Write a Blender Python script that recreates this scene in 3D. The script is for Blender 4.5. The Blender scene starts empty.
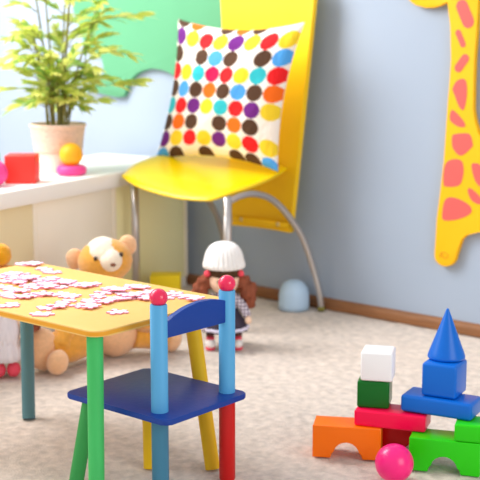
import bpy, bmesh, math, random
from mathutils import Vector, Matrix, noise
R = math.radians
PI = math.pi
C = bpy.context.scene.collection
random.seed(7)

# ------------------------------------------------------------------ materials
def srgb(c):
    return tuple(((v/255)/12.92 if v/255 <= .04045 else ((v/255+.055)/1.055)**2.4) for v in c) + (1.0,)

def mat(name, col, rough=.5, spec=.5, var=0.0, vscale=20, bump=0.0, bscale=60, coat=0.0, subsurf=0.0,
        stretch=None, sheen=0.0, metal=0.0, trans=0.0, detail=3):
    m = bpy.data.materials.new(name); m.use_nodes = True
    nt = m.node_tree; b = nt.nodes['Principled BSDF']
    c = srgb(col)
    b.inputs['Base Color'].default_value = c
    b.inputs['Roughness'].default_value = rough
    b.inputs['Specular IOR Level'].default_value = spec
    b.inputs['Coat Weight'].default_value = coat
    b.inputs['Metallic'].default_value = metal
    b.inputs['Sheen Weight'].default_value = sheen
    b.inputs['Transmission Weight'].default_value = trans
    if subsurf:
        b.inputs['Subsurface Weight'].default_value = subsurf
        b.inputs['Subsurface Radius'].default_value = (.02, .012, .008)
        b.inputs['Subsurface Scale'].default_value = .3
    tc = nt.nodes.new('ShaderNodeTexCoord')
    src = tc.outputs['Object']
    if stretch:
        mp = nt.nodes.new('ShaderNodeMapping'); mp.inputs['Scale'].default_value = stretch
        nt.links.new(src, mp.inputs['Vector']); src = mp.outputs['Vector']
    if var:
        n = nt.nodes.new('ShaderNodeTexNoise'); n.inputs['Scale'].default_value = vscale
        n.inputs['Detail'].default_value = detail
        nt.links.new(src, n.inputs['Vector'])
        r = nt.nodes.new('ShaderNodeValToRGB')
        r.color_ramp.elements[0].position = .3; r.color_ramp.elements[1].position = .7
        r.color_ramp.elements[0].color = tuple(x*(1-var) for x in c[:3]) + (1,)
        r.color_ramp.elements[1].color = tuple(min(1, x*(1+var*.6)) for x in c[:3]) + (1,)
        nt.links.new(n.outputs['Fac'], r.inputs['Fac'])
        nt.links.new(r.outputs['Color'], b.inputs['Base Color'])
    if bump:
        n2 = nt.nodes.new('ShaderNodeTexNoise'); n2.inputs['Scale'].default_value = bscale
        n2.inputs['Detail'].default_value = 4
        nt.links.new(src, n2.inputs['Vector'])
        bp = nt.nodes.new('ShaderNodeBump'); bp.inputs['Strength'].default_value = bump
        bp.inputs['Distance'].default_value = .004
        nt.links.new(n2.outputs['Fac'], bp.inputs['Height'])
        nt.links.new(bp.outputs['Normal'], b.inputs['Normal'])
    return m

M = {}
M['wall'] = mat('painted_wall', (166, 179, 196), .85, .2, .02, 3, .1, 220)
M['carpet'] = mat('beige_carpet', (220, 205, 191), .95, .1, .22, 38, .9, 210, sheen=.3, detail=6)
M['baseboard'] = mat('oak_baseboard', (146, 98, 62), .55, .3, .2, 12, .2, 60, stretch=(1, 8, 8))
M['yellow'] = mat('yellow_plastic', (253, 214, 0), .3, .5, 0)
M['yellow_back'] = mat('yellow_backrest_plastic', (252, 204, 8), .4, .4, 0)
M['chrome'] = mat('brushed_steel', (196, 190, 186), .38, .5, metal=.85)
M['table'] = mat('orange_yellow_paint', (248, 200, 112), .5, .35, .04, 6, .15, 50)
M['table_edge'] = mat('amber_paint', (238, 164, 40), .5, .35)
M['green_paint'] = mat('green_paint', (66, 190, 100), .5, .35, .05, 9, .1, 60, stretch=(4, 4, .6))
M['green_dark'] = mat('mid_green_paint', (56, 160, 80), .5, .35, .05, 9, .1, 60, stretch=(4, 4, .6))
M['teal_paint'] = mat('slate_blue_paint', (90, 134, 142), .5, .35, .06, 9, .1, 60, stretch=(4, 4, .6))
M['sky_paint'] = mat('sky_blue_paint', (88, 170, 220), .45, .4, .05, 9, .1, 60, stretch=(4, 4, .6))
M['steel_blue'] = mat('steel_blue_paint', (60, 124, 154), .45, .4, .05, 9, .1, 60, stretch=(4, 4, .6))
M['navy'] = mat('royal_blue_paint', (18, 62, 150), .42, .3, .06, 9, .15, 60)
M['red_paint'] = mat('red_paint', (204, 14, 12), .4, .4, .05, 9)
M['leg_yellow'] = mat('yellow_paint', (240, 192, 14), .5, .35, .05, 9)
M['knob'] = mat('pink_red_gloss', (240, 28, 84), .25, .5, coat=.3)
M['pz_top'] = mat('pale_pink_print', (253, 224, 244), .6, .2, .06, 70)
M['pz_side'] = mat('red_foam_edge', (242, 156, 178), .7, .2)
M['cream'] = mat('cream_laminate', (253, 243, 224), .5, .3, .03, 4)
M['white_lam'] = mat('white_laminate', (250, 246, 240), .45, .3)
M['tan_lam'] = mat('tan_laminate', (240, 224, 182), .5, .3)
M['yellow_glow_lam'] = mat('laminate_painted_yellow_glow', (254, 248, 196), .5, .3)  # yellow light reflected off seat and box, put into the door colour
M['b_orange'] = mat('orange_plastic', (255, 118, 2), .32, .3, subsurf=.1)
M['b_pink'] = mat('hot_pink_plastic', (255, 6, 76), .3, .3, subsurf=.05)
M['b_green'] = mat('deep_green_plastic', (4, 104, 28), .3, .3)
M['b_white'] = mat('white_plastic', (248, 246, 246), .3, .5)
M['b_blue'] = mat('bright_blue_plastic', (6, 104, 204), .33, .3)
M['b_lime'] = mat('lime_green_plastic', (44, 208, 12), .3, .3, subsurf=.05)
M['b_red'] = mat('red_plastic', (226, 10, 18), .3, .3)
M['magenta'] = mat('magenta_plastic', (255, 28, 128), .28, .5)
M['red_toy'] = mat('red_wood', (245, 60, 48), .5, .4)
M['orange_ball'] = mat('orange_rubber', (255, 180, 22), .5, .4)
M['pink_ring'] = mat('pink_rubber', (246, 70, 148), .45, .4)
M['plush'] = mat('golden_plush', (238, 166, 62), .95, .1, .12, 90, .9, 260, sheen=.5)
M['plush_pale'] = mat('peach_plush', (250, 196, 148), .95, .1, .08, 90, .9, 260, sheen=.5)
M['plush_cream'] = mat('cream_plush', (255, 232, 206), .95, .1, .08, 60, .9, 200, sheen=.5)
M['nose'] = mat('brown_stitching', (128, 72, 40), .6)
M['eye'] = mat('dark_bead', (60, 36, 24), .4)
M['knit'] = mat('white_knit_wool', (250, 246, 242), .95, .1, .04, 90, .8, 240, sheen=.3)
M['hair'] = mat('auburn_yarn', (150, 84, 60), .85, .2, .35, 70, 1.0, 150, stretch=(1, 1, .3))
M['hair_dark'] = mat('dark_brown_yarn', (84, 60, 40), .85, .2, .3, 60, 1.0, 150)
M['skin'] = mat('doll_cloth_skin', (250, 214, 186), .8, .2)
M['skirt'] = mat('charcoal_cloth', (70, 62, 76), .9, .1, .1, 50)
M['lilac'] = mat('lilac_trim', (226, 220, 240), .9, .1)
M['shoe_white'] = mat('white_felt', (250, 244, 240), .8, .2)
M['shoe_red'] = mat('coral_red_felt', (240, 84, 104), .8, .2)
M['stocking'] = mat('brown_stocking', (112, 78, 70), .9, .1)
M['peg_pink'] = mat('coral_ribbon', (246, 84, 100), .7, .2)
M['orange_knit'] = mat('orange_wool', (246, 168, 30), .95, .1, .1, 80, 1.0, 200, sheen=.3)
M['dress_white'] = mat('white_dress_cotton', (246, 240, 246), .9, .1, .1, 12, .3, 60, stretch=(9, 9, .2))
M['giraffe'] = mat('giraffe_yellow_paint', (252, 188, 16), .5, .3, .03, 8)
M['patch'] = mat('coral_patch_paint', (240, 98, 92), .55, .3)
M['giraffe_side'] = mat('giraffe_edge', (206, 140, 30), .6, .3)
M['tree_green'] = mat('sea_green_board', (98, 166, 124), .7, .3, .04, 4)
M['leaf'] = mat('bamboo_leaf', (204, 216, 100), .5, .4, .2, 14)
M['leaf2'] = mat('bright_leaf', (226, 230, 130), .5, .4, .15, 14)
M['leaf3'] = mat('mid_green_leaf', (156, 194, 98), .5, .4, .15, 14)
M['stem'] = mat('olive_stem', (136, 130, 62), .6, .3, .3, 30)
M['pot'] = mat('white_pot', (246, 228, 212), .6, .3)
M['weave'] = mat('woven_straw', (240, 210, 188), .8, .2, .16, 60, .6, 120, stretch=(1, 1, 3))
M['soil'] = mat('potting_soil', (86, 62, 44), .95, .1, .3, 80, 1, 160)
M['pale_blue'] = mat('pale_blue_plastic', (190, 218, 244), .45, .4)
M['yellow_box'] = mat('lemon_card', (250, 222, 30), .6, .3)
M['bolt'] = mat('bolt_steel', (216, 200, 150), .4, metal=.6)
for k in ('leaf', 'leaf2', 'leaf3'):            # thin leaves let light through
    m = M[k]; nt = m.node_tree; b = nt.nodes['Principled BSDF']
    tr = nt.nodes.new('ShaderNodeBsdfTranslucent'); mx = nt.nodes.new('ShaderNodeMixShader')
    mx.inputs[0].default_value = .5
    src = b.inputs['Base Color'].links[0].from_socket
    nt.links.new(src, tr.inputs['Color'])
    nt.links.new(b.outputs[0], mx.inputs[1]); nt.links.new(tr.outputs[0], mx.inputs[2])
    nt.links.new(mx.outputs[0], nt.nodes['Material Output'].inputs[0])

def plaid_mat():
    m = bpy.data.materials.new('grey_plaid_cloth'); m.use_nodes = True
    nt = m.node_tree; b = nt.nodes['Principled BSDF']; b.inputs['Roughness'].default_value = .9
    tc = nt.nodes.new('ShaderNodeTexCoord'); w = []
    for d in ('X', 'Z'):
        x = nt.nodes.new('ShaderNodeTexWave'); x.bands_direction = d; x.inputs['Scale'].default_value = 28
        nt.links.new(tc.outputs['Object'], x.inputs['Vector']); w.append(x)
    mt = nt.nodes.new('ShaderNodeMath'); mt.operation = 'MULTIPLY'
    nt.links.new(w[0].outputs['Fac'], mt.inputs[0]); nt.links.new(w[1].outputs['Fac'], mt.inputs[1])
    r = nt.nodes.new('ShaderNodeValToRGB')
    r.color_ramp.elements[0].color = srgb((128, 112, 130)); r.color_ramp.elements[1].color = srgb((240, 232, 240))
    r.color_ramp.elements[1].position = .5
    nt.links.new(mt.outputs[0], r.inputs['Fac']); nt.links.new(r.outputs['Color'], b.inputs['Base Color'])
    return m
M['plaid'] = plaid_mat()

# ------------------------------------------------------------------ helpers
def obj(name, bm, ms, parent=None, smooth=True, loc=None, rot=None, recalc=True):
    if recalc: bmesh.ops.recalc_face_normals(bm, faces=bm.faces[:])
    me = bpy.data.meshes.new(name); bm.to_mesh(me); bm.free()
    for m in (ms if isinstance(ms, (list, tuple)) else [ms]): me.materials.append(m)
    if smooth:
        for p in me.polygons: p.use_smooth = True
    o = bpy.data.objects.new(name, me); C.objects.link(o)
    if smooth == 'auto':
        me.set_sharp_from_angle(angle=R(38))
    if parent: o.parent = parent
    if loc: o.location = loc
    if rot is not None: o.rotation_euler = rot if isinstance(rot, tuple) else (0, 0, rot)
    return o

def tag(o, label, cat, group=None):
    o['label'] = label; o['category'] = cat
    if group: o['group'] = group
    return o

def thing(name, label, cat, loc=(0, 0, 0), rz=0, group=None):
    o = bpy.data.objects.new(name, None); C.objects.link(o)
    o.empty_display_size = .05; o.location = loc; o.rotation_euler = (0, 0, rz)
    return tag(o, label, cat, group)

def struct(o):
    o['kind'] = 'structure'; return o

def add_box(bm, x0, x1, y0, y1, z0, z1, bev=0.0, seg=3, mtx=None):
    t = bmesh.new()
    bmesh.ops.create_cube(t, size=1)
    for v in t.verts:
        v.co = Vector(((x0+x1)/2+v.co.x*(x1-x0), (y0+y1)/2+v.co.y*(y1-y0), (z0+z1)/2+v.co.z*(z1-z0)))
    if bev: bmesh.ops.bevel(t, geom=t.edges[:], offset=bev, segments=seg, affect='EDGES', profile=.5)
    if mtx: bmesh.ops.transform(t, matrix=mtx, verts=t.verts[:])
    me = bpy.data.meshes.new('tmp'); t.to_mesh(me); t.free(); bm.from_mesh(me); bpy.data.meshes.remove(me)
    return bm

def add_prism(bm, pts, d0, d1, plane='xz', bev=0.0, seg=3, mi=(0, 0), flip=False):
    """polygon given in a plane, extruded along the third axis from d0 to d1; mi = material of faces, sides"""
    t = bmesh.new()
    def P(a, b, d):
        return {'xz': (a, d, b), 'xy': (a, b, d), 'yz': (d, a, b)}[plane]
    A = [t.verts.new(P(a, b, d0)) for a, b in pts]; B = [t.verts.new(P(a, b, d1)) for a, b in pts]
    f0 = t.faces.new(A); f1 = t.faces.new(B[::-1]); f0.material_index = f1.material_index = mi[0]
    n = len(pts)
    for i in range(n):
        f = t.faces.new((A[i], B[i], B[(i+1) % n], A[(i+1) % n])); f.material_index = mi[1]
    if bev:
        es = [e for e in t.edges if (e.verts[0] in A and e.verts[1] in A) or (e.verts[0] in B and e.verts[1] in B)]
        bmesh.ops.bevel(t, geom=es, offset=bev, segments=seg, affect='EDGES', profile=.5)
    bmesh.ops.recalc_face_normals(t, faces=t.faces[:])
    me = bpy.data.meshes.new('tmp'); t.to_mesh(me); t.free(); bm.from_mesh(me); bpy.data.meshes.remove(me)
    return bm

def add_lathe(bm, prof, seg=40, off=(0, 0, 0), ribs=0, ribamp=0.0, mtx=None):
    """prof: (radius, z) from bottom to top"""
    rings = []
    for r, z in prof:
        if r < 1e-5:
            rings.append([bm.verts.new((0, 0, z))])
        else:
            ring = []
            for i in range(seg):
                a = 2*PI*i/seg
                rr = r*(1+ribamp*math.cos(ribs*a)) if ribs else r
                ring.append(bm.verts.new((rr*math.cos(a), rr*math.sin(a), z)))
            rings.append(ring)
    for a, b in zip(rings, rings[1:]):
        for i in range(seg):
            j = (i+1) % seg
            if len(a) == 1 and len(b) == 1: continue
            if len(a) == 1: bm.faces.new((a[0], b[i], b[j]))
            elif len(b) == 1: bm.faces.new((a[i], a[j], b[0]))
            else: bm.faces.new((a[i], a[j], b[j], b[i]))
    if len(rings[0]) > 1: bm.faces.new(rings[0][::-1])
    if len(rings[-1]) > 1: bm.faces.new(rings[-1])
    vs = [v for r in rings for v in r]
    if mtx: bmesh.ops.transform(bm, matrix=mtx, verts=vs)
    if any(off): bmesh.ops.translate(bm, vec=off, verts=vs)
    return bm

def catmull(pts, n=8):
    P = [Vector(p) for p in pts]; out = []
    for i in range(len(P)-1):
        p0 = P[max(i-1, 0)]; p1 = P[i]; p2 = P[i+1]; p3 = P[min(i+2, len(P)-1)]
        for k in range(n):
            t = k/n
            out.append(.5*((2*p1)+(p2-p0)*t+(2*p0-5*p1+4*p2-p3)*t*t+(3*p1-p0-3*p2+p3)*t**3))
    out.append(P[-1]); return out

def add_tube(bm, pts, rad, seg=14, caps=True, smooth=0):
    """sweep a circle along points; rad = number or list"""
    pts = [Vector(p) for p in pts]
    if smooth: pts = catmull(pts, smooth)
    n = len(pts)
    if isinstance(rad, (int, float)): rs = [rad]*n
    else:
        rs = []
        for i in range(n):
            t = i/(n-1)*(len(rad)-1); k = min(int(t), len(rad)-2); rs.append(rad[k]+(rad[k+1]-rad[k])*(t-k))
    rings = []; prev = None
    for i, p in enumerate(pts):
        t = (pts[min(i+1, n-1)]-pts[max(i-1, 0)]).normalized()
        if prev is None:
            u = t.orthogonal().normalized()
        else:
            u = (prev - t*prev.dot(t)).normalized()
        prev = u; w = t.cross(u)
        rings.append([bm.verts.new(p+(u*math.cos(2*PI*k/seg)+w*math.sin(2*PI*k/seg))*rs[i]) for k in range(seg)])
    for a, b in zip(rings, rings[1:]):
        for i in range(seg):
            j = (i+1) % seg; bm.faces.new((a[i], a[j], b[j], b[i]))
    if caps: bm.faces.new(rings[0][::-1]); bm.faces.new(rings[-1])
    return bm

def add_ell(bm, c, r, rot=None, seg=28, rings=18, lump=0.0, lscale=30):
    t = bmesh.new()
    bmesh.ops.create_uvsphere(t, u_segments=seg, v_segments=rings, radius=1)
    m = Matrix.Translation(c) @ (Matrix.Rotation(rot[0], 4, rot[1]) if rot else Matrix.Identity(4)) @ Matrix.Diagonal((*r, 1))
    for v in t.verts:
        p = m @ v.co
        if lump:
            d = noise.fractal(p*lscale, 1, 2, 3)
            p += (p-Vector(c)).normalized()*d*lump
        v.co = p
    me = bpy.data.meshes.new('tmp'); t.to_mesh(me); t.free(); bm.from_mesh(me); bpy.data.meshes.remove(me)
    return bm

def circ(cx, cz, r, a0, a1, n):
    return [(cx+r*math.cos(R(a0+(a1-a0)*i/n)), cz+r*math.sin(R(a0+(a1-a0)*i/n))) for i in range(n+1)]

def rrect(x0, x1, y0, y1, r, n=6):
    return circ(x1-r, y0+r, r, -90, 0, n)+circ(x1-r, y1-r, r, 0, 90, n)+circ(x0+r, y1-r, r, 90, 180, n)+circ(x0+r, y0+r, r, 180, 270, n)

def B(): return bmesh.new()

# ------------------------------------------------------------------ setting
WY = 3.64
b = B(); nx, ny = 330, 270
x0, x1, y0, y1 = -4.1, -0.9, 1.2, WY
g = [[None]*(ny+1) for _ in range(nx+1)]
for i in range(nx+1):
    for j in range(ny+1):
        x = x0+(x1-x0)*i/nx; y = y0+(y1-y0)*j/ny
        h = noise.fractal(Vector((x*28, y*28, 0)), .8, 2.1, 4)*.0036 + noise.noise(Vector((x*7, y*7, 3)))*.0022
        e = max(0, min(1, min(x-x0, x1-x, y-y0)/.2))
        g[i][j] = b.verts.new((x, y, -.006+(min(h-.0035, .0006)+.006)*e))
for i in range(nx):
    for j in range(ny):
        b.faces.new((g[i][j], g[i+1][j], g[i+1][j+1], g[i][j+1]))
for xa, xb, ya, yb in ((-9, x0, -3, WY), (x1, 4, -3, WY), (x0, x1, -3, y0)):    # plain carpet around the finely modelled middle
    b.faces.new([b.verts.new(p) for p in ((xa, ya, -.006), (xb, ya, -.006), (xb, yb, -.006), (xa, yb, -.006))])
struct(obj('floor', b, M['carpet']))
b = B(); add_box(b, -9, 4, WY, WY+.12, -.02, 2.6); struct(obj('wall_back', b, M['wall'], smooth=False))
b = B()
prof = [(WY, 0), (WY-.018, 0), (WY-.019, .022), (WY-.015, .033), (WY-.008, .040), (WY, .042)]
add_prism(b, prof, -9, 4, 'yz'); struct(obj('baseboard_back', b, M['baseboard'], smooth='auto'))

# ------------------------------------------------------------------ shelf unit
SX, SY, SA = -3.072, 2.434, math.atan2(1.228, -.238)   # front line
# local frame: x along the front (towards the wall), y away from the room's middle, z up
shelf = thing('shelf_unit', 'low white and cream shelf unit with open compartments carrying the potted plant', 'shelf', (SX, SY, 0), SA)
LN = 1.205; DP = .46; HT = .53
b = B(); add_box(b, -1.1, LN, -.0, DP, HT-.055, HT, .003, 2); obj('shelf_top', b, M['white_lam'], shelf, 'auto')
b = B(); add_box(b, -1.1, LN-.02, .03, DP, .0, .045, .002, 2); obj('shelf_bottom', b, M['white_lam'], shelf, 'auto')
for xx in (-1.08, -.42, .190, .655, LN-.045):
    b = B(); add_box(b, xx, xx+.022, .02, DP-.018, .045, HT-.055, .002, 2)
    obj('divider', b, M['cream'], shelf, 'auto')
for xa, xb, mm, lb in ((-.396, .188, 'tan_lam', 'tan door'), (.214, .653, 'cream', 'cream door'), (.679, LN-.047, 'yellow_glow_lam', 'door with a painted-in yellow glow')):
    b = B(); add_box(b, xa, xb, .022, .040, .048, HT-.058, .002, 2); d_ = obj('door', b, M[mm], shelf, 'auto'); d_['label'] = lb

# ------------------------------------------------------------------ wall decorations
gir = [(-2.142,.276),(-2.138,.258),(-2.126,.246),(-2.110,.240),(-2.089,.241),(-2.070,.250),(-2.058,.268),(-2.052,.295),(-2.047,.322),(-2.038,.346),(-2.020,.362),(-1.966,.376),
 (-1.80,.392),(-1.68,.380),(-1.635,.345),(-1.615,.28),(-1.59,.247),(-1.55,.24),(-1.52,.26),(-1.505,.33),(-1.49,.5),(-1.52,.61),(-1.60,.665),(-1.75,.675),(-1.88,.668),
 (-1.95,.676),(-1.986,.704),(-2.002,.745),(-2.008,.786),(-2.010,.87),(-2.010,.952),(-2.005,1.06),(-2.003,1.147),(-2.0,1.24),(-2.02,1.30),(-2.08,1.33),(-2.14,1.31),(-2.22,1.24),(-2.28,1.19),
 (-2.284,1.168),(-2.269,1.150),(-2.245,1.134),(-2.205,1.124),(-2.172,1.124),(-2.140,1.132),(-2.116,1.148),(-2.104,1.06),(-2.098,.95),(-2.101,.88),(-2.105,.816),(-2.110,.70),(-2.114,.611),(-2.126,.49),(-2.136,.40)]
def capsule(ax, az, bx, bz, r):
    a = math.degrees(math.atan2(bz-az, bx-ax))
    return circ(bx, bz, r, a-90, a+90, 8)+circ(ax, az, r, a+90, a+270, 8)
def soft(poly, n=4):
    P = [Vector((p[0], p[1], 0)) for p in poly]; m = len(P); out = []
    for i in range(m):
        p0, p1, p2, p3 = P[i-1], P[i], P[(i+1) % m], P[(i+2) % m]
        for k in range(n):
            t = k/n
            q = .5*((2*p1)+(p2-p0)*t+(2*p0-5*p1+4*p2-p3)*t*t+(3*p1-p0-3*p2+p3)*t**3); out.append((q.x, q.y))
    return out
pch = [capsule(-2.062,1.128,-2.037,1.078,.022), capsule(-2.073,1.041,-2.054,1.003,.0105), capsule(-2.044,.956,-2.068,.925,.015),
 soft([(-2.088,.855),(-2.070,.883),(-2.041,.886),(-2.033,.85),(-2.037,.805),(-2.046,.784),(-2.062,.797),(-2.079,.832)]),
 soft([(-2.090,.782),(-2.070,.774),(-2.041,.746),(-2.037,.729),(-2.062,.728),(-2.094,.748)]),
 soft([(-2.084,.692),(-2.072,.702),(-2.020,.706),(-2.006,.678),(-2.008,.661),(-2.048,.630),(-2.080,.654)]),
 soft([(-2.110,.590),(-2.086,.614),(-2.046,.613),(-2.036,.575),(-2.050,.530),(-2.098,.520),(-2.113,.531)]),
 soft([(-2.006,.602),(-1.978,.606),(-1.955,.58),(-1.962,.53),(-1.990,.548)]),
 soft([(-2.018,.515),(-2.002,.520),(-1.962,.488),(-1.970,.47),(-2.002,.482)]),
 soft([(-2.114,.415),(-2.104,.474),(-2.064,.484),(-2.010,.464),(-2.003,.438),(-2.044,.414),(-2.098,.402)]),
 soft([(-1.90,.60),(-1.82,.62),(-1.80,.53),(-1.88,.50)]), soft([(-1.74,.62),(-1.64,.61),(-1.65,.52),(-1.73,.54)]), soft([(-1.86,.46),(-1.76,.48),(-1.77,.42),(-1.84,.42)]), soft([(-1.6,.46),(-1.53,.48),(-1.54,.36),(-1.59,.38)])]
GY = 3.614
gir = [(1.008*x, 1.05+(z-1.05)*1.008) for x, z in gir]; pch = [[(1.008*x, 1.05+(z-1.05)*1.008) for x, z in p] for p in pch]
b = B(); add_prism(b, gir, GY, GY+.022, 'xz', .003, 2)
for f in b.faces: f.material_index = 0
for p in pch:
    s = 0
    for i in range(len(p)): s += p[i-1][0]*p[i][1]-p[i][0]*p[i-1][1]
    add_prism(b, p, GY-.0012, GY+.004, 'xz', mi=(1, 1))
# carved swirl on the hoof
sw = [(-2.117+(.008+.0016*k*.5)*math.cos(k*.55+2.4), GY-.0004, .272+(.006+.0012*k*.5)*math.sin(k*.55+2.4)) for k in range(15)]
b2 = B(); add_tube(b2, sw, .0016, 6)
for f in b2.faces: f.material_index = 2
me = bpy.data.meshes.new('t'); b2.to_mesh(me); b2.free(); b.from_mesh(me)
tag(obj('giraffe_decoration', b, [M['giraffe'], M['patch'], M['giraffe_side']], smooth='auto', recalc=False),
    'yellow giraffe shaped board with coral patches hanging on the blue wall', 'wall decoration')
tr = [(-4.02,1.28),(-4.02,1.16),(-3.975,1.06),(-3.95,1.00),(-3.90,.965),(-3.835,.925),(-3.832,.85),(-3.88,.825),(-3.945,.802),(-3.88,.785),(-3.80,.772),(-3.715,.768),
 (-3.695,.80),(-3.665,.84),(-3.63,.868),(-3.58,.886),(-3.53,.892),(-3.47,.886),(-3.42,.87),(-3.37,.845),(-3.33,.84),(-3.27,.85),(-3.22,.87),(-3.165,.915),(-3.145,.98),(-3.13,1.06),(-3.15,1.14),(-3.13,1.24),(-3.17,1.34),(-3.26,1.40),(-3.36,1.47),(-3.50,1.50),(-3.64,1.49),(-3.78,1.46),(-3.90,1.42),(-3.98,1.36)]
b = B(); add_prism(b, soft(tr, 3), WY-.024, WY-.0005, 'xz', .002, 2)
tag(obj('tree_crown_decoration', b, M['tree_green'], smooth='auto'), 'green leafy tree crown board with scalloped edge on the wall behind the plant', 'wall decoration')

# ------------------------------------------------------------------ adult chair
ac = thing('adult_chair', 'tall backed bright yellow chair with steel tube legs against the wall', 'chair', (-2.93, 3.3, 0))
def W(x, y, z): return (x+2.93, y-3.3, z)
# seat: curved sheet with waterfall front and raised rear
b = B(); NU, NV = 28, 28
def seat_pt(u, v):
    # superellipse footprint
    a = 2*u-1; c = 2*v-1
    hw = .262 if a < 0 else .240
    x = a*math.sqrt(1-.5*c*c*abs(c)*.44)*hw - .006
    y = c*math.sqrt(1-.5*a*a*abs(a)*.42)*.240
    yy = (y+.240)/.480
    z = .474+.018*min(1, yy*4)**.7 + .070*yy**1.6 + ((1-a)/2)**2*(.044+.028*math.sin(PI*min(1, yy*1.1)))
    return x, y, z
top = [[None]*(NV+1) for _ in range(NU+1)]; bot = [[None]*(NV+1) for _ in range(NU+1)]
for i in range(NU+1):
    for j in range(NV+1):
        x, y, z = seat_pt(i/NU, j/NV)
        e = min(i, NU-i, j, NV-j); d = .010*(1-min(1, e/3))**2
        top[i][j] = b.verts.new((x, y-.015, z-d)); bot[i][j] = b.verts.new((x*.985, y*.985-.015, z-.022+d*.8))
for i in range(NU):
    for j in range(NV):
        b.faces.new((top[i][j], top[i+1][j], top[i+1][j+1], top[i][j+1]))
        b.faces.new((bot[i][j], bot[i][j+1], bot[i+1][j+1], bot[i+1][j]))
for i in range(NU):
    b.faces.new((top[i][0], bot[i][0], bot[i+1][0], top[i+1][0])); b.faces.new((top[i][NV], top[i+1][NV], bot[i+1][NV], bot[i][NV]))
for j in range(NV):
    b.faces.new((top[0][j], top[0][j+1], bot[0][j+1], bot[0][j])); b.faces.new((top[NU][j], bot[NU][j], bot[NU][j+1], top[NU][j+1]))
obj('seat', b, M['yellow'], ac)
# backrest: tapered curved panel
b = B(); NU, NV = 20, 24; F_ = []; K_ = []
for j in range(NV+1):
    t = j/NV; z = .303+t*(1.27-.303)
    r = -2.712+.076*t; l = -2.995-.108*t
    if t > .93:
        q = (t-.93)/.07; s = .5*(1-math.sqrt(max(0, 1-q*q)))*.5; w_ = r-l; r -= w_*s; l += w_*s
    fr, bk = [], []
    for i in range(NU+1):
        u = i/NU; x = l+(r-l)*u; y = 3.497+.05*t+.016*math.sin(PI*u)
        fr.append(b.verts.new(W(x, y, z))); bk.append(b.verts.new(W(x, y+.024, z)))
    F_.append(fr); K_.append(bk)
for j in range(NV):
    for i in range(NU):
        b.faces.new((F_[j][i], F_[j][i+1], F_[j+1][i+1], F_[j+1][i])); b.faces.new((K_[j][i], K_[j+1][i], K_[j+1][i+1], K_[j][i+1]))
    b.faces.new((F_[j][0], F_[j+1][0], K_[j+1][0], K_[j][0])); b.faces.new((F_[j][NU], K_[j][NU], K_[j+1][NU], F_[j+1][NU]))
for i in range(NU):
    b.faces.new((F_[0][i], K_[0][i], K_[0][i+1], F_[0][i+1])); b.faces.new((F_[NV][i], F_[NV][i+1], K_[NV][i+1], K_[NV][i]))
back = obj('backrest', b, M['yellow_back'], ac, 'auto')
b = B(); add_box(b, *[W(-2.99, 0, 0)[0], W(-2.712, 0, 0)[0]], 3.487-3.3, 3.497-3.3, .322, .342, .003, 2); obj('crossbar', b, M['yellow_back'], back, 'auto')
for bx in (-2.94, -2.76):
    b = B(); add_lathe(b, [(.008, 0), (.008, .003), (.005, .006), (0, .0065)], 16, W(bx, 3.487, .333), mtx=Matrix.Rotation(R(90), 4, 'X')); obj('bolt', b, M['bolt'], back)
for xx, foot in ((-2.70, (-2.700, 3.127)), (-3.155, (-3.155, 3.127))):
    b = B(); add_tube(b, [W(xx, 3.127, .478), W(xx, 3.127, .30), W(*foot, .004)], .0150, 20); lg = obj('front_leg', b, M['chrome'], ac)
    b = B(); add_lathe(b, [(.015, 0), (.016, .01), (.013, .016)], 18, W(*foot, 0)); obj('foot_cap', b, M['stem'], lg)
for sx, fx in ((-2.700, -2.634), (-3.060, -3.12)):
    b = B(); add_tube(b, [W(sx, 3.14, .463), W(sx, 3.20, .476), W(sx, 3.275, .475), W(sx, 3.37, .446), W(sx+.1*(fx-sx), 3.452, .384), W(sx+.35*(fx-sx), 3.527, .288), W(sx+.6*(fx-sx), 3.570, .175), W(sx+.9*(fx-sx), 3.590, .07), W(fx, 3.597, .004)], .0120, 16, smooth=6)
    lg = obj('rear_leg', b, M['chrome'], ac)
    b = B(); add_lathe(b, [(.014, 0), (.015, .01), (.012, .016)], 18, W(fx, 3.595, 0)); obj('foot_cap', b, M['stem'], lg)

# ------------------------------------------------------------------ cushion with coloured dots
BR, OR, PU, YE, RE, BL, TE, PK, NO = (86,60,44), (250,112,30), (112,40,128), (248,212,50), (240,36,40), (84,166,236), (56,190,200), (232,30,84), None
rows = [[BR,OR,NO,BR,OR,BR,NO,NO],
        [PU,YE,RE,YE,PU,YE,RE,YE],
        [BR,NO,BR,BL,BR,NO,BR,BL],
        [RE,YE,TE,PK,RE,YE,TE,RE],
        [BR,BL,BR,OR,BR,BL,BR,OR],
        [TE,RE,PU,YE,TE,RE,PU,YE],
        [BR,OR,BR,NO,BR,OR,BR,NO],
        [PU,YE,RE,YE,PU,YE,RE,YE],
        [BL,BR,NO,BR,NO,BR,BR,BL]]
def dotcol(u, v):
    cw, rh = 1/7.9, 1/8.05
    fr = v/rh+.62; r_ = int(math.floor(fr)); c = u/cw; ci = int(math.floor(c))
    if 0 <= r_ < 9 and 0 <= ci < 8:
        k = rows[r_][ci]
        du = (c-ci-.5)/.485; dv = (fr-r_-.5)/.49
        if k and du*du+dv*dv < 1: return tuple(q/255 for q in k)+(1,)
    return (253/255, 242/255, 230/255, 1)
cm = bpy.data.materials.new('dotted_cotton'); cm.use_nodes = True
nt = cm.node_tree; bs = nt.nodes['Principled BSDF']; bs.inputs['Roughness'].default_value = .85; bs.inputs['Specular IOR Level'].default_value = .2
at = nt.nodes.new('ShaderNodeVertexColor'); at.layer_name = 'print'; nt.links.new(at.outputs['Color'], bs.inputs['Base Color'])
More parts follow.
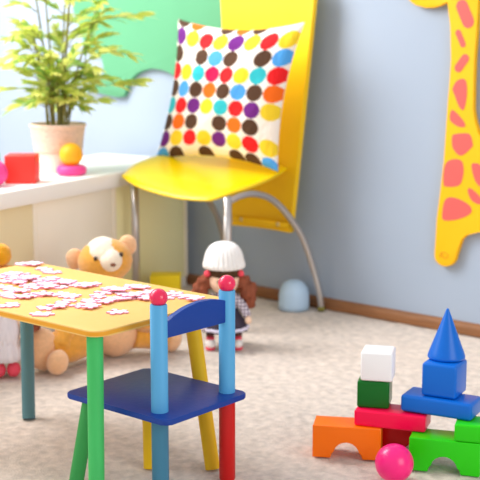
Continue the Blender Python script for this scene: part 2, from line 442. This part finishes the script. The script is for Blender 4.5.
nn = nt.nodes.new('ShaderNodeTexNoise'); nn.inputs['Scale'].default_value = 14
bp = nt.nodes.new('ShaderNodeBump'); bp.inputs['Strength'].default_value = .35; bp.inputs['Distance'].default_value = .02
nt.links.new(nn.outputs['Fac'], bp.inputs['Height']); nt.links.new(bp.outputs['Normal'], bs.inputs['Normal'])
cTL, cTR, cBL, cBR = Vector((-3.135,3.350,1.092)), Vector((-2.575,3.400,1.078)), Vector((-3.215,3.300,.560)), Vector((-2.680,3.385,.545))
N = 210; b = B(); lay = b.loops.layers.color.new('print')
cen = (cTL+cTR+cBL+cBR)/4
nrm = ((cTR-cTL).cross(cBL-cTL)).normalized()
if nrm.y > 0: nrm = -nrm
def cush(u, v, side):
    p = cTL.lerp(cTR, u).lerp(cBL.lerp(cBR, u), v)
    a, c = 2*u-1, 2*v-1
    pin = .035                                    # sides drawn in between pointed corners
    ex = (cTR-cTL).normalized(); ez = (cTL-cBL).normalized()
    p = p - ex*(a*(1-c*c)*pin) + ez*(c*(1-a*a)*pin)
    t = max(0, (1-abs(a)**2.6))*max(0, (1-abs(c)**2.6))
    th = .076*t**.55
    wr = .0035*math.sin(a*9+c*5)*t
    return p+nrm*side*(th+wr)
fv = [[b.verts.new(cush(i/N, j/N, 1)) for j in range(N+1)] for i in range(N+1)]
S2 = 40; step = N//S2
for i in range(N):
    for j in range(N):
        f = b.faces.new((fv[i][j], fv[i+1][j], fv[i+1][j+1], fv[i][j+1]))
        for l, (di, dj) in zip(f.loops, ((0,0),(1,0),(1,1),(0,1))):
            l[lay] = dotcol((i+.5)/N, (j+.5)/N)
bv = {}
for i in range(N+1):
    for j in range(N+1):
        bv[i, j] = fv[i][j] if (i in (0, N) or j in (0, N)) else None
gs = list(range(0, N+1, 6))
if gs[-1] != N: gs.append(N)
def bvert(i, j):
    if bv[i, j] is None: bv[i, j] = b.verts.new(cush(i/N, j/N, -.75))
    return bv[i, j]
for i in range(N):
    for j in range(N):
        f = b.faces.new((bvert(i, j), bvert(i, j+1), bvert(i+1, j+1), bvert(i+1, j)))
        for l in f.loops: l[lay] = (250/255, 238/255, 226/255, 1)
cu = obj('cushion', b, cm, recalc=False)
tag(cu, 'square cushion with rows of multicoloured dots leaning on the yellow chair', 'cushion')

# ------------------------------------------------------------------ child chair
cc = thing('child_chair', 'small wooden chair with royal blue seat and pink knobbed posts', 'chair', (-1.86, 1.90, 0))
def Q(x, y, z): return (x+1.86, y-1.90, z)
b = B(); pts = rrect(-2.060+1.86, -1.730+1.86, 1.801-1.90, 2.078-1.90, .016, 6)
add_prism(b, pts, .202, .215, 'xy', .003, 3); obj('seat', b, M['navy'], cc, 'auto')
PS = ((-1.790, 1.842), (-1.772, 2.050))
for k, (px, py) in enumerate(PS):
    b = B(); add_lathe(b, [(.0192, .215), (.0192, .457), (.018, .459)], 32, Q(px, py, 0)); ps = obj('post', b, M['sky_paint'], cc, 'auto')
    b = B(); add_ell(b, Q(px, py, .474), (.0205, .0205, .0200)); kn = obj('knob', b, M['knob'], ps)
    b = B(); add_lathe(b, [(.0180, 0), (.0192, .004), (.0192, .202)], 32, Q(px, py, 0)); l = obj('leg', b, M['steel_blue'] if k == 0 else M['red_paint'], cc, 'auto')
    l['label'] = 'steel blue leg' if k == 0 else 'red leg'
for (tx, ty), (bx, by), mm, lb in (((-2.000, 1.826), (-2.026, 1.800), M['green_dark'], 'green leg'), ((-1.985, 2.005), (-1.962, 1.985), M['leg_yellow'], 'yellow leg')):
    b = B(); add_tube(b, [Q(bx, by, 0), Q(tx, ty, .2025)], [.0175, .0175], 28); l = obj('leg', b, mm, cc, 'auto'); l['label'] = lb
# curved back rail between the posts: drawn along the line joining them
b = B(); a = Vector(PS[0]); d = Vector(PS[1])-a; Lr = d.length; ang = math.atan2(d.y, d.x)
arc = [(.010, .381), (Lr+.006, .386), (Lr+.006, .431)]
top_z = [(0, .415), (.12, .428), (.3, .441), (.5, .448), (.7, .447), (.85, .441), (1, .432)]
for k in range(0, 19):
    t = 1-k/18; x = .010+(Lr-.006)*t
    for (a0, z0), (a1, z1) in zip(top_z, top_z[1:]):
        if a0 <= t <= a1: zz = z0+(z1-z0)*(t-a0)/(a1-a0)
    arc.append((x, zz))
add_prism(b, arc, -.008, .006, 'xz', .002, 2)
m_ = Matrix.Translation(Q(PS[0][0], PS[0][1], 0)) @ Matrix.Rotation(ang, 4, 'Z') @ Matrix.Translation((0, -.003, 0))
bmesh.ops.transform(b, matrix=m_, verts=b.verts[:]); obj('back_rail', b, M['navy'], cc, 'auto')

# ------------------------------------------------------------------ child table
tb = thing('child_table', 'low orange yellow play table with coloured legs covered in puzzle pieces', 'table', (-2.242, 1.954, 0))
def T(x, y, z): return (x+2.245, y-1.95, z)
b = B(); pts = rrect(-2.612+2.245, -1.884+2.245, 1.735-1.95, 2.178-1.95, .035, 8)
add_prism(b, pts, .385, .400, 'xy', .003, 3, mi=(0, 1)); obj('tabletop', b, [M['table'], M['table_edge']], tb, 'auto')
for (tx, ty), (bx, by), mm, lb in (((-1.920, 1.765), (-1.896, 1.738), M['green_paint'], 'green leg'), ((-1.945, 2.105), (-1.845, 2.073), M['leg_yellow'], 'yellow leg'),
                                   ((-2.570, 2.110), (-2.485, 2.035), M['teal_paint'], 'slate blue leg'), ((-2.56, 1.79), (-2.59, 1.76), M['red_paint'], None)):
    b = B(); add_tube(b, [T(bx, by, 0), T(tx, ty, .386)], [.0180, .0187], 30); l = obj('leg', b, mm, tb, 'auto')
    if lb: l['label'] = lb

# ------------------------------------------------------------------ jigsaw pieces
def piece_mesh(kind, s=.038, h=.0030):
    pts = []; tabs = kind
    for k in range(4):
        a = k*PI/2; t = tabs[k]
        side = [(-.5, 0)] + ([(-.14, 0), (-.17, .12*t), (-.12, .25*t), (0, .30*t), (.12, .25*t), (.17, .12*t), (.14, 0)] if t else [])
        for u, w in side:
            x, y = u*s, (-.5*s - w*s)
            pts.append((x*math.cos(a)-y*math.sin(a), x*math.sin(a)+y*math.cos(a)))
    bm = B(); add_prism(bm, pts, 0, h, 'xy')
    for f in bm.faces:
        f.material_index = 0 if f.normal.z > .9 else 1
    me = bpy.data.meshes.new('puzzle_piece'); bm.to_mesh(me); bm.free()
    me.materials.append(M['pz_top']); me.materials.append(M['pz_side']); return me
kinds = [piece_mesh(k) for k in ((1, -1, 1, -1), (1, 1, -1, -1), (1, 1, 1, -1), (1, 1, 1, 1), (0, 1, -1, 1), (1, -1, -1, 0))]
JIG = [(-2.601, 2.137, 0, 4, 11.7, 0, 0), (-2.576, 2.149, 1, 3, 56.3, 0, 0), (-2.503, 2.126, 0, 0, 81.8, 0, 0), (-2.455, 2.113, 0, 4, 21.1, 0, 0), (-2.514, 1.993, 0, 3, 48.7, 0, 0), (-2.506, 2.017, 1, 3, 57.5, 0, 0), (-2.498, 2.041, 0, 5, 13.6, 0, 0), (-2.448, 2.031, 0, 3, 66.7, 0, 0), (-2.398, 2.022, 0, 0, 14.3, 0, 0), (-2.376, 2.041, 1, 0, 27.1, 0, 0), (-2.348, 2.048, 0, 2, 42.5, 0, 0), (-2.317, 2.041, 1, 3, 64.3, 0, 0), (-2.452, 1.96, 0, 3, 65.5, 0, 0), (-2.414, 1.959, 1, 1, 79.1, 0, 0), (-2.375, 1.959, 0, 1, 44.5, 0, 0), (-2.336, 1.96, 0, 5, 39.3, 0, 0), (-2.315, 1.978, 1, 2, 37.9, 0, 0), (-2.297, 1.993, 0, 4, 31.6, 0, 0), (-2.403, 1.904, 0, 4, 20.9, 0, 0), (-2.357, 1.895, 0, 0, 77.1, 0, 0), (-2.328, 1.904, 1, 5, 62.6, 0, 0), (-2.335, 1.852, 0, 2, 86.8, 0, 0), (-2.296, 1.849, 0, 4, 9.4, 0, 0), (-2.271, 1.862, 1, 5, 74.8, 0, 0), (-2.271, 1.892, 0, 2, 11.2, 0, 0), (-2.257, 1.911, 1, 5, 89.1, 0, 0), (-2.46, 1.986, 1, 0, 36.9, 0, 0), (-2.426, 1.998, 2, 2, 38.4, 0, 0), (-2.357, 2.007, 0, 0, 4.0, 0, 0), (-2.233, 1.939, 0, 4, 68.5, 0, 1), (-2.193, 1.943, 0, 3, 64.7, 0, 1), (-2.283, 2.045, 0, 2, 49.6, 0, 1), (-2.252, 2.047, 1, 2, 45.5, 0, 1), (-2.25, 2.073, 0, 0, 27.9, 0, 1), (-2.154, 1.896, 0, 0, 9.7, 0, 1), (-2.112, 1.939, 0, 4, 2.8, 0, 1), (-2.098, 1.887, 0, 1, 87.4, 0, 1), (-2.068, 1.892, 1, 2, 54.9, 0, 1), (-2.08, 1.952, 1, 1, 62.1, 0, 1), (-2.087, 1.988, 0, 2, 28.2, 0, 1), (-2.162, 2.029, 0, 1, 80.7, 0, 1), (-2.164, 2.059, 1, 3, 33.9, 0, 1), (-2.137, 2.058, 2, 4, 34.8, 0, 1), (-2.07, 2.003, 1, 4, 61.3, 0, 1), (-2.14, 1.988, 0, 0, 55.8, 0, 1), (-2.103, 2.049, 0, 4, 24.4, 0, 1), (-2.142, 1.822, 0, 5, 64.8, 0, 1), (-2.13, 1.846, 1, 1, 84.3, 0, 1), (-2.153, 2.123, 0, 3, 88.0, 0, 2), (-2.127, 2.121, 1, 4, 27.3, 0, 2), (-2.069, 2.033, 2, 2, 1.0, 0, 2), (-2.052, 2.047, 0, 3, 88.9, 0, 2), (-2.08, 2.099, 0, 2, 1.8, 0, 2), (-2.018, 2.047, 1, 4, 53.0, 0, 2), (-2.022, 2.133, 0, 1, 5.4, 0, 2), (-2.0, 2.091, 0, 5, 29.9, 0, 2), (-1.973, 2.121, 0, 2, 61.1, 0, 2), (-1.938, 2.115, 1, 2, 54.8, 0, 2), (-1.984, 1.902, 0, 1, 20, 0, 'lone pale pink jigsaw piece nearest the front corner of the table'), (-2.099, 1.773, 0, 4, 35, 0, 'pale pink jigsaw piece nearest the front edge, below the left scatter'), (-2.23, 1.783, 0, 2, 10, 0, 'lone pale pink jigsaw piece near the front edge at the left')]
for x, y, lay_, k, rz, tlt, grp in JIG:
    o = bpy.data.objects.new('puzzle_piece', kinds[k]); C.objects.link(o)
    o.location = (x, y, .4003+lay_*.0034); o.rotation_euler = (0, 0, R(rz))
    if grp == 0: tag(o, 'pale pink jigsaw piece in the big heap at the left end of the table', 'puzzle piece', 'jigsaw pieces heaped at the left of the table')
    elif grp == 1: tag(o, 'pale pink jigsaw piece in the loose scatter across the middle of the table', 'puzzle piece', 'jigsaw pieces scattered over the middle of the table')
    elif grp == 2: tag(o, 'pale pink jigsaw piece near the right corner behind the knobbed chair post', 'puzzle piece', 'jigsaw pieces by the right corner of the table')
    else: tag(o, grp, 'puzzle piece')

# ------------------------------------------------------------------ building blocks
def local(name, bm, mm, px, py, pz, deg, label, cat='building block', smooth='auto'):
    return tag(obj(name, bm, mm, None, smooth, (px, py, pz), R(deg)), label, cat, 'plastic building blocks in the pile on the carpet')
def arch_bm(L=.17, D=.08, Hh=.083, r=.036):
    cx = L/2; bm = B()
    pts = [(0, 0), (cx-r-.004, 0), (cx-r, .010)] + circ(cx, .010, r, 180, 0, 14)[1:-1] + [(cx+r, .010), (cx+r+.004, 0), (L, 0), (L, Hh), (0, Hh)]
    pts = [(x, z) for x, z in pts]
    t = B(); add_prism(t, pts, 0, D, 'xz', .0035, 3)
    es = [e for e in t.edges if all((v.co.x < .0001 or v.co.x > L-.0001) for v in e.verts) and abs(e.verts[0].co.y-e.verts[1].co.y) > .02]
    bmesh.ops.bevel(t, geom=es, offset=.0035, segments=3, affect='EDGES', profile=.5)
    return t
def box_bm(L, D, Hh, bev=.006):
    bm = B(); add_box(bm, 0, L, 0, D, 0, Hh, bev, 4); return bm
local('arch_block', arch_bm(), M['b_orange'], -1.707, 2.299, 0, 30, 'orange arch shaped block on the carpet at the left of the block pile')
local('slab_block', box_bm(.178, .08, .0415), M['b_pink'], -1.626, 2.361, .0835, 21, 'long hot pink block bridging the orange arch and green arch')
local('cube_block', box_bm(.080, .08, .069), M['b_green'], -1.630, 2.378, .1255, 27, 'dark green cube standing on the pink block')
local('cube_block', box_bm(.079, .078, .074), M['b_white'], -1.622, 2.380, .195, 27, 'white cube standing on top of the dark green cube')
local('arch_block', arch_bm(), M['b_lime'], -1.475, 2.377, 0, 23, 'lime green arch shaped block on the carpet beside the magenta ball')
local('slab_block', box_bm(.17, .08, .0435), M['b_lime'], -1.376, 2.418, .0835, 24, 'lime green slab block on top of the green arch, cut by the frame')
local('slab_block', box_bm(.180, .085, .0425, .008), M['b_blue'], -1.528, 2.417, .1275, 12, 'long bright blue block lying across the pink and green slabs')
local('cube_block', box_bm(.088, .088, .084, .008), M['b_blue'], -1.484, 2.440, .1705, 12, 'bright blue cube standing under the blue cone')
b = B(); prof = [(0, 0), (.043, 0), (.0455, .002), (.0463, .005), (.0455, .009)]
for k in range(1, 13):
    t = k/12; prof.append((.0455*(1-t)+.0035*t, .009+(.122-.009)*t))
prof += [(.0025, .1245), (0, .1255)]
add_lathe(b, prof, 56); tag(obj('cone_block', b, M['b_blue'], None, True, (-1.458, 2.512, .255)), 'bright blue cone at the very top of the block pile', 'building block', 'plastic building blocks in the pile on the carpet')
# red block behind, round-ended underside
b = B(); pts = [(0, 0), (.045, 0)] + circ(.045, .060, .060, -90, -10, 10)[1:] + [(.104, .078), (.100, .083), (0, .083)]
add_prism(b, pts, 0, .07, 'xz', .003, 3); local('curved_block', b, M['b_red'], -1.622, 2.449, 0, 28, 'red block with a curved end, tucked under the pink block')
b = B(); add_ell(b, (0, 0, .0455), (.0455,)*3, seg=48, rings=32); tag(obj('ball', b, M['magenta'], None, True, (-1.461, 2.292, 0)), 'shiny magenta ball on the carpet in front of the blocks', 'ball')

# ------------------------------------------------------------------ toys on the shelf
b = B(); add_box(b, 0, .104, 0, .10, 0, .097, .004, 3); tag(obj('cube_block', b, M['red_toy'], None, 'auto', (-3.252, 2.600, HT), R(40)), 'red cube on the white shelf top, left of the plant pot', 'building block')
b = B(); add_ell(b, (0, 0, .045), (.045,)*3, seg=36, rings=24); tag(obj('ball', b, M['pink_ring'], None, True, (-3.225, 2.535, HT)), 'pink ball on the shelf at the left edge of the frame', 'ball')
b = B(); add_box(b, -.02, .02, -.02, .02, 0, .105, .004, 3); tag(obj('peg_block', b, M['green_paint'], None, 'auto', (-3.285, 2.580, HT), R(40)), 'small green peg block behind the pink ball on the shelf', 'building block')
b = B()
add_lathe(b, [(0, 0), (.040, 0), (.050, .004), (.0545, .012), (.055, .020), (.0525, .029), (.046, .035), (.036, .036), (.022, .032), (0, .030)], 44)
tag(obj('ring_toy', b, M['pink_ring'], None, True, (-3.275, 2.925, HT)), 'pink rubber ring lying on the shelf under the orange ball', 'toy ring')
b = B(); add_ell(b, (0, 0, .0425), (.0425,)*3, seg=40, rings=28); tag(obj('ball', b, M['orange_ball'], None, True, (-3.275, 2.925, HT+.0315)), 'orange ball resting on the pink ring on the shelf', 'ball')
b = B(); add_box(b, 0, .115, 0, .09, 0, .130, .003, 2); tag(obj('toy_box', b, M['yellow_box'], None, 'auto', (-3.140, 3.185, 0), R(40)), 'lemon yellow box on the floor in front of the shelf, beside the bear', 'box')
b = B(); add_lathe(b, [(.058, 0), (.0585, .02), (.058, .055), (.053, .080), (.041, .099), (.023, .110), (0, .113)], 40)
tag(obj('upturned_cup', b, M['pale_blue'], None, True, (-2.732, 3.552, 0)), 'pale blue rounded cup upside down by the baseboard', 'cup')

# ------------------------------------------------------------------ potted palm
pl = thing('potted_palm', 'bushy yellow green bamboo palm in a woven straw pot on the shelf', 'potted plant', (-3.400, 2.975, HT))
b = B(); add_lathe(b, [(0, 0), (.070, 0), (.073, .006), (.084, .085), (.086, .11), (.080, .112), (.070, .1), (0, .1)], 48); pot = obj('pot', b, M['pot'], pl)
b = B()
prof = []
for k in range(13):
    t = k/12; prof.append((.087+.012*t+.0022*math.cos(k*PI), .072+.093*t))
prof += [(.1035, .168), (.1045, .174), (.101, .179), (.094, .176), (.088, .150)]
add_lathe(b, prof, 72, ribs=36, ribamp=.012); obj('woven_sleeve', b, M['weave'], pot)
b = B(); add_lathe(b, [(0, .148), (.09, .148), (.088, .158), (.05, .164), (0, .166)], 36); obj('soil', b, M['soil'], pl)
rt = Vector((.764, .645, 0)); bk = Vector((-.645, .764, 0)); up = Vector((0, 0, 1))   # the pot turned a little, its fuller side to the room
def leaflet(bm, p, d, n, L, w, mi):
    """folded lance leaf: base p, direction d, face normal n"""
    s = d.cross(n).normalized(); prev = None
    for k, (t, ww) in enumerate(((0, .15), (.2, .8), (.45, 1), (.75, .6), (1, .02))):
        c = p+d*(L*t)-up*(L*.18*t*t)
        a_ = bm.verts.new(c+s*w*ww*.5+n*w*.10*ww); m2 = bm.verts.new(c); c_ = bm.verts.new(c-s*w*ww*.5+n*w*.10*ww)
        if prev:
            for q in ((prev[0], prev[1], m2, a_), (prev[1], prev[2], c_, m2)):
                f = bm.faces.new(q); f.material_index = mi
        prev = (a_, m2, c_)
def frond(base, d, L, droop, nl, ll, rng, w=.021, tipfan=False):
    bm = B(); pts = []
    for k in range(7):
        t = k/6; pts.append(base+d*(L*t)-up*(droop*t*t))
    add_tube(bm, pts, [.0022, .001], 5)
    for f in bm.faces: f.material_index = 3
    for k in range(nl):
        t = (.62 if tipfan else .22)+(.78-(.4 if tipfan else 0))*k/(nl-1); q = t*6; i = min(int(q), 5); p = pts[i].lerp(pts[i+1], q-i)
        tan = (pts[i+1]-pts[i]).normalized(); side = tan.cross(up).normalized()
        for sg in (-1, 1):
            dd = (tan*(.75+.5*t)+side*sg*(.85-.35*t)+up*rng.uniform(-.25, .45)).normalized()
            n = (up*.75+Vector((rng.uniform(-1, 1), rng.uniform(-1, 1), rng.uniform(-.4, .6)))).normalized()
            n = (n-dd*n.dot(dd)).normalized()
            leaflet(bm, p, dd, n, ll*rng.uniform(.75, 1.1)*(1-.25*abs(t-.55)), w*rng.uniform(.8, 1.15), rng.choice((0, 0, 1, 1, 2)))
    leaflet(bm, pts[-1], (pts[-1]-pts[-2]).normalized(), up, ll*.9, w, 1)
    obj('frond', bm, [M['leaf'], M['leaf2'], M['leaf3'], M['stem']], pl, recalc=False)
rng = random.Random(11)
for k in range(15):
    a = k*2.399; r0 = .008+.036*math.sqrt(k/15)
    base = Vector((r0*math.cos(a), r0*math.sin(a), .155))
    hgt = (.16, .24, .34, .46, .60)[k % 5]*rng.uniform(.9, 1.1); lean = rng.uniform(.05, .30)
    dv = Vector((math.cos(a), math.sin(a), 0))
    tip = base+up*hgt+dv*lean*hgt
    b = B(); mid = base.lerp(tip, .5)-dv*.01
    add_tube(b, [base, mid, tip], [.0042, .0036, .0022], 8, smooth=4); obj('stem', b, M['stem'], pl)
    nf = 4 if k % 5 == 0 else (5 if k % 5 == 1 else (6 if k % 5 < 4 else 7))
    for q in range(nf):
        lo = min(.75, .085/hgt)
        t = lo+(1-lo)*q/(nf-1)
        p = base.lerp(tip, t); aa = a+rng.uniform(-1.9, 1.9)
        el = rng.uniform(.25, 1.05) + .25*(t > .9)
        d = Vector((math.cos(aa)*math.cos(el), math.sin(aa)*math.cos(el), math.sin(el)))
        frond(p, d, rng.uniform(.09, .19)*(.7 if t < .4 else 1), rng.uniform(.02, .06), rng.choice((6, 7, 8)), rng.uniform(.055, .085), rng, .018)
# long arching fronds that reach out sideways
frond(Vector((.02, .02, .30)), (rt*.97+up*.12).normalized(), .27, .0, 7, .10, rng, .024, True)
frond(Vector((.02, .02, .50)), (rt*.85+up*.45).normalized(), .30, .07, 7, .095, rng)
frond(Vector((.02, .02, .42)), (rt*.9+up*.35-bk*.2).normalized(), .26, .08, 6, .085, rng)
frond(Vector((-.02, -.01, .30)), (-rt*.95+up*.12).normalized(), .20, .02, 5, .075, rng)
frond(Vector((-.03, 0, .42)), (-rt*.9+up*.2).normalized(), .22, .06, 6, .08, rng)

# ------------------------------------------------------------------ teddy bear
K = 312.
be = thing('teddy_bear', 'golden teddy bear with cream muzzle sitting behind the table', 'teddy bear', (-2.765, 2.612, 0), R(46.6))
def P3(px, py, y=0, oy=358): return ((px-112)/K, y, (oy-py)/K)
b = B(); add_ell(b, (.02, .02, .118), (.100, .085, .118), lump=.004, lscale=18); obj('body', b, M['plush_pale'], be)
b = B(); add_ell(b, (-.006, -.015, .324), (.088, .082, .072), (R(-8), 'Y'), lump=.002); hd = obj('head', b, M['plush'], be)
for cx, cz, r, lb in ((-.103, .328, .034, 0), (.066, .370, .034, 0)):
    b = B(); add_ell(b, (cx, .005, cz), (r*.85, .016, r), lump=.002); obj('ear', b, M['plush_pale'], hd)
b = B(); add_ell(b, (-.010, -.024, .352), (.055, .072, .050), (R(14), 'Y'), lump=.005, lscale=40); obj('forehead_fur', b, M['plush_cream'], hd)
b = B(); add_ell(b, (.010, -.072, .336), (.038, .046, .036), (R(6), 'Y'), lump=.003); mz = obj('muzzle', b, M['plush_cream'], hd)
b = B(); add_ell(b, (.018, -.118, .330), (.009, .006, .006)); obj('nose', b, M['nose'], mz)
for cx, cz in ((-.036, .345), (.044, .357)):
    b = B(); add_ell(b, (cx, -.088, cz), (.0065, .005, .0075)); obj('eye', b, M['eye'], hd)
def limb(name, pts, rs, mm):
    bb = B(); add_tube(bb, pts, rs, 22, smooth=5); return obj(name, bb, mm, be)
l = limb('leg', [(-.05, -.02, .075), (-.13, -.09, .068), (-.185, -.125, .064)], [.05, .056, .050], M['plush'])
b = B(); add_ell(b, (-.205, -.135, .070), (.048, .040, .068), lump=.002); obj('foot', b, M['plush_pale'], l)
l = limb('leg', [(.08, .0, .08), (.14, .02, .07), (.18, .05, .055)], [.05, .048, .04], M['plush'])
b = B(); add_ell(b, (.205, .055, .050), (.036, .036, .050), lump=.002); obj('foot', b, M['plush_pale'], l)
l = limb('arm', [(-.07, .0, .22), (-.12, -.07, .15), (-.15, -.14, .07)], [.034, .036, .030], M['plush'])
b = B(); add_ell(b, (-.158, -.185, .041), (.034, .034, .040), (R(12), 'Y'), lump=.001); obj('paw', b, M['plush_pale'], l)
l = limb('arm', [(.08, .0, .22), (.12, -.02, .16), (.125, -.06, .11)], [.034, .036, .034], M['plush'])

# ------------------------------------------------------------------ dolls
def doll(loc, rz, label, hat):
    d = thing('rag_doll', label, 'doll', loc, rz)
    white = hat == 'white'
    s = 1.0 if white else 1.06
    b = B(); add_ell(b, (0, 0, .232*s), (.052*s, .048*s, .050*s)); hd = obj('head', b, M['skin'], d)
    for sx in (-.018, .018):
        b = B(); add_ell(b, (sx*s, -.046*s, .232*s), (.005, .003, .006)); obj('eye', b, M['eye'], hd)
    b = B(); add_tube(b, [(-.010, -.048*s, .209*s), (0, -.0465*s, .206*s), (.010, -.048*s, .209*s)], .0018, 8, smooth=3); obj('mouth', b, M['peg_pink'], hd)
    b = B(); add_ell(b, (0, .004, .258*s), (.057*s, .054*s, .040*s), lump=.004, lscale=60); obj('fringe', b, M['hair_dark'], hd)
    for sx in (-1, 1):
        b = B(); add_ell(b, (sx*.064*s, .0, .222*s), (.026*s, .024*s, .026*s), lump=.008, lscale=60)
        add_ell(b, (sx*.080*s, .0, .195*s), (.027*s, .026*s, .036*s), lump=.010, lscale=60)
        add_ell(b, (sx*.085*s, .005, .160*s), (.022*s, .022*s, .030*s), lump=.009, lscale=60)
        pt = obj('pigtail', b, M['hair'], hd)
        b = B(); add_ell(b, (sx*.055*s, -.018, .256*s), (.012, .014, .011), (R(40*sx), 'Y')); obj('hair_tie', b, M['peg_pink'], pt)
    if white:
        prof = [(.0, .272), (.065, .272), (.0685, .275), (.0690, .284), (.067, .293), (.0645, .299), (.062, .314), (.057, .329), (.047, .344), (.034, .354), (.018, .359), (0, .360)]
        b = B(); add_lathe(b, prof, 128, ribs=26, ribamp=.03); obj('knitted_hat', b, M['knit'], hd)
    else:
        prof = [(.0, .272), (.066, .272), (.068, .285), (.062, .310), (.048, .330), (.028, .342), (0, .346)]
        b = B(); add_lathe(b, prof, 128, ribs=30, ribamp=.018); ht = obj('knitted_hat', b, M['orange_knit'], hd)
        b = B(); add_ell(b, (-.010, 0, .376), (.036,)*3, lump=.005, lscale=60); obj('pompom', b, M['orange_knit'], ht)
    top_m, sk_m = (M['plaid'], M['skirt']) if white else (M['dress_white'], M['dress_white'])
    b = B(); add_lathe(b, [(0, .09*s), (.042*s, .09*s), (.044*s, .12*s), (.038*s, .16*s), (.026*s, .185*s), (.016*s, .192*s)], 40); obj('blouse', b, top_m, d)
    zb = .062 if white else .050
    b = B(); add_lathe(b, [(.0, zb), (.080 if white else .050, zb), (.076 if white else .050, zb+.022), (.060 if white else .046, .105), (.044, .135), (.0, .138)], 96, ribs=16, ribamp=.035); sk = obj('skirt', b, sk_m, d)
    if white:
        b = B(); add_lathe(b, [(.0785, .066), (.0825, .0665), (.0805, .076), (.0765, .0765)], 96, ribs=16, ribamp=.035); obj('hem_stripe', b, M['lilac'], sk)
    for sx in (-1, 1):
        b = B(); add_tube(b, [(sx*.030*s, 0, .176*s), (sx*.060*s, -.012, .145*s), (sx*.078*s if white else sx*.052, -.03, .112*s)], [.015, .016, .013], 16, smooth=4); ar = obj('sleeve', b, M['plaid'] if white else M['skin'], d)
        b = B(); add_ell(b, (sx*(.080 if white else .054)*s, -.034, .100*s), (.011, .011, .014)); obj('hand', b, M['skin'], ar)
        lx = sx*.046 if white else (.022*sx)
        b = B(); add_tube(b, [(lx*.8, 0, .090), (lx, -.005, .05), (lx, -.008, .018)], [.016, .014, .013], 16, smooth=3); lg = obj('leg', b, M['stocking'] if white else M['skin'], d)
        q_ = 1 if white else 1.25
        b = B(); add_ell(b, (lx, -.018, .018*q_), (.017*q_, .028*q_, .018*q_)); sh = obj('shoe', b, M['shoe_white'] if white else M['shoe_red'], lg)
        if white:
            b = B(); add_ell(b, (lx, -.016, .034), (.014, .017, .009)); obj('sock_trim', b, M['shoe_red'], sh)
            b = B(); add_lathe(b, [(.0, 0), (.016, 0), (.016, .005), (0, .005)], 20, (0, 0, 0), mtx=Matrix.Translation((lx, -.020, 0)) @ Matrix.Diagonal((1, 1.7, 1, 1))); obj('sole', b, M['shoe_red'], sh)
    return d
doll((-2.568, 2.956, 0), R(42), 'doll in a white knitted hat with auburn pigtails in front of the chair', 'white')
doll((-2.862, 2.270, 0), R(50), 'doll in a white dress with orange pompom hat and red shoes left of the table', 'orange')

# ------------------------------------------------------------------ camera
cam = bpy.data.cameras.new('camera'); co = bpy.data.objects.new('camera', cam); C.objects.link(co)
cam.sensor_width = 36; cam.sensor_fit = 'HORIZONTAL'; cam.lens = 90
pit = math.atan(210/1200); yaw = R(40.2)
fw = Vector((-math.sin(yaw)*math.cos(pit), math.cos(yaw)*math.cos(pit), -math.sin(pit)))
co.location = (0, 0, 1.05); co.rotation_euler = fw.to_track_quat('-Z', 'Y').to_euler()
cam.clip_start = .05
cam.dof.use_dof = True; cam.dof.focus_distance = 2.72; cam.dof.aperture_fstop = 4.6; cam.dof.aperture_blades = 0
bpy.context.scene.camera = co

# ------------------------------------------------------------------ light
w = bpy.data.worlds.new('world'); bpy.context.scene.world = w; w.use_nodes = True
w.node_tree.nodes['Background'].inputs[0].default_value = (.93, .96, 1, 1)
w.node_tree.nodes['Background'].inputs[1].default_value = .68
def area(name, loc, target, size, power, col, sy=None):
    L = bpy.data.lights.new(name, 'AREA'); L.energy = power; L.color = col; L.size = size
    L.shape = 'RECTANGLE'; L.size_y = sy or size
    o = bpy.data.objects.new(name, L); C.objects.link(o); o.location = loc
    o.rotation_euler = (Vector(target)-Vector(loc)).to_track_quat('-Z', 'Y').to_euler(); return o
area('window_daylight', (-4.7, .6, 2.5), (-2.6, 2.8, .5), 2.4, 76, (1, .975, .94))
area('added_upper_wall_fill', (-4.15, 2.1, 2.6), (-3.6, 3.64, 1.05), 1.5, 92, (.98, .98, 1))  # added fill lamp with no visible source, brightens the upper left wall
area('side_window_daylight', (1.3, 1.7, 1.3), (-3.2, 3.0, .3), 1.6, 32, (1, .97, .92))
vs = bpy.context.scene.view_settings
vs.view_transform = 'Standard'; vs.look = 'None'; vs.exposure = .12; vs.gamma = 1; vs.use_curve_mapping = False
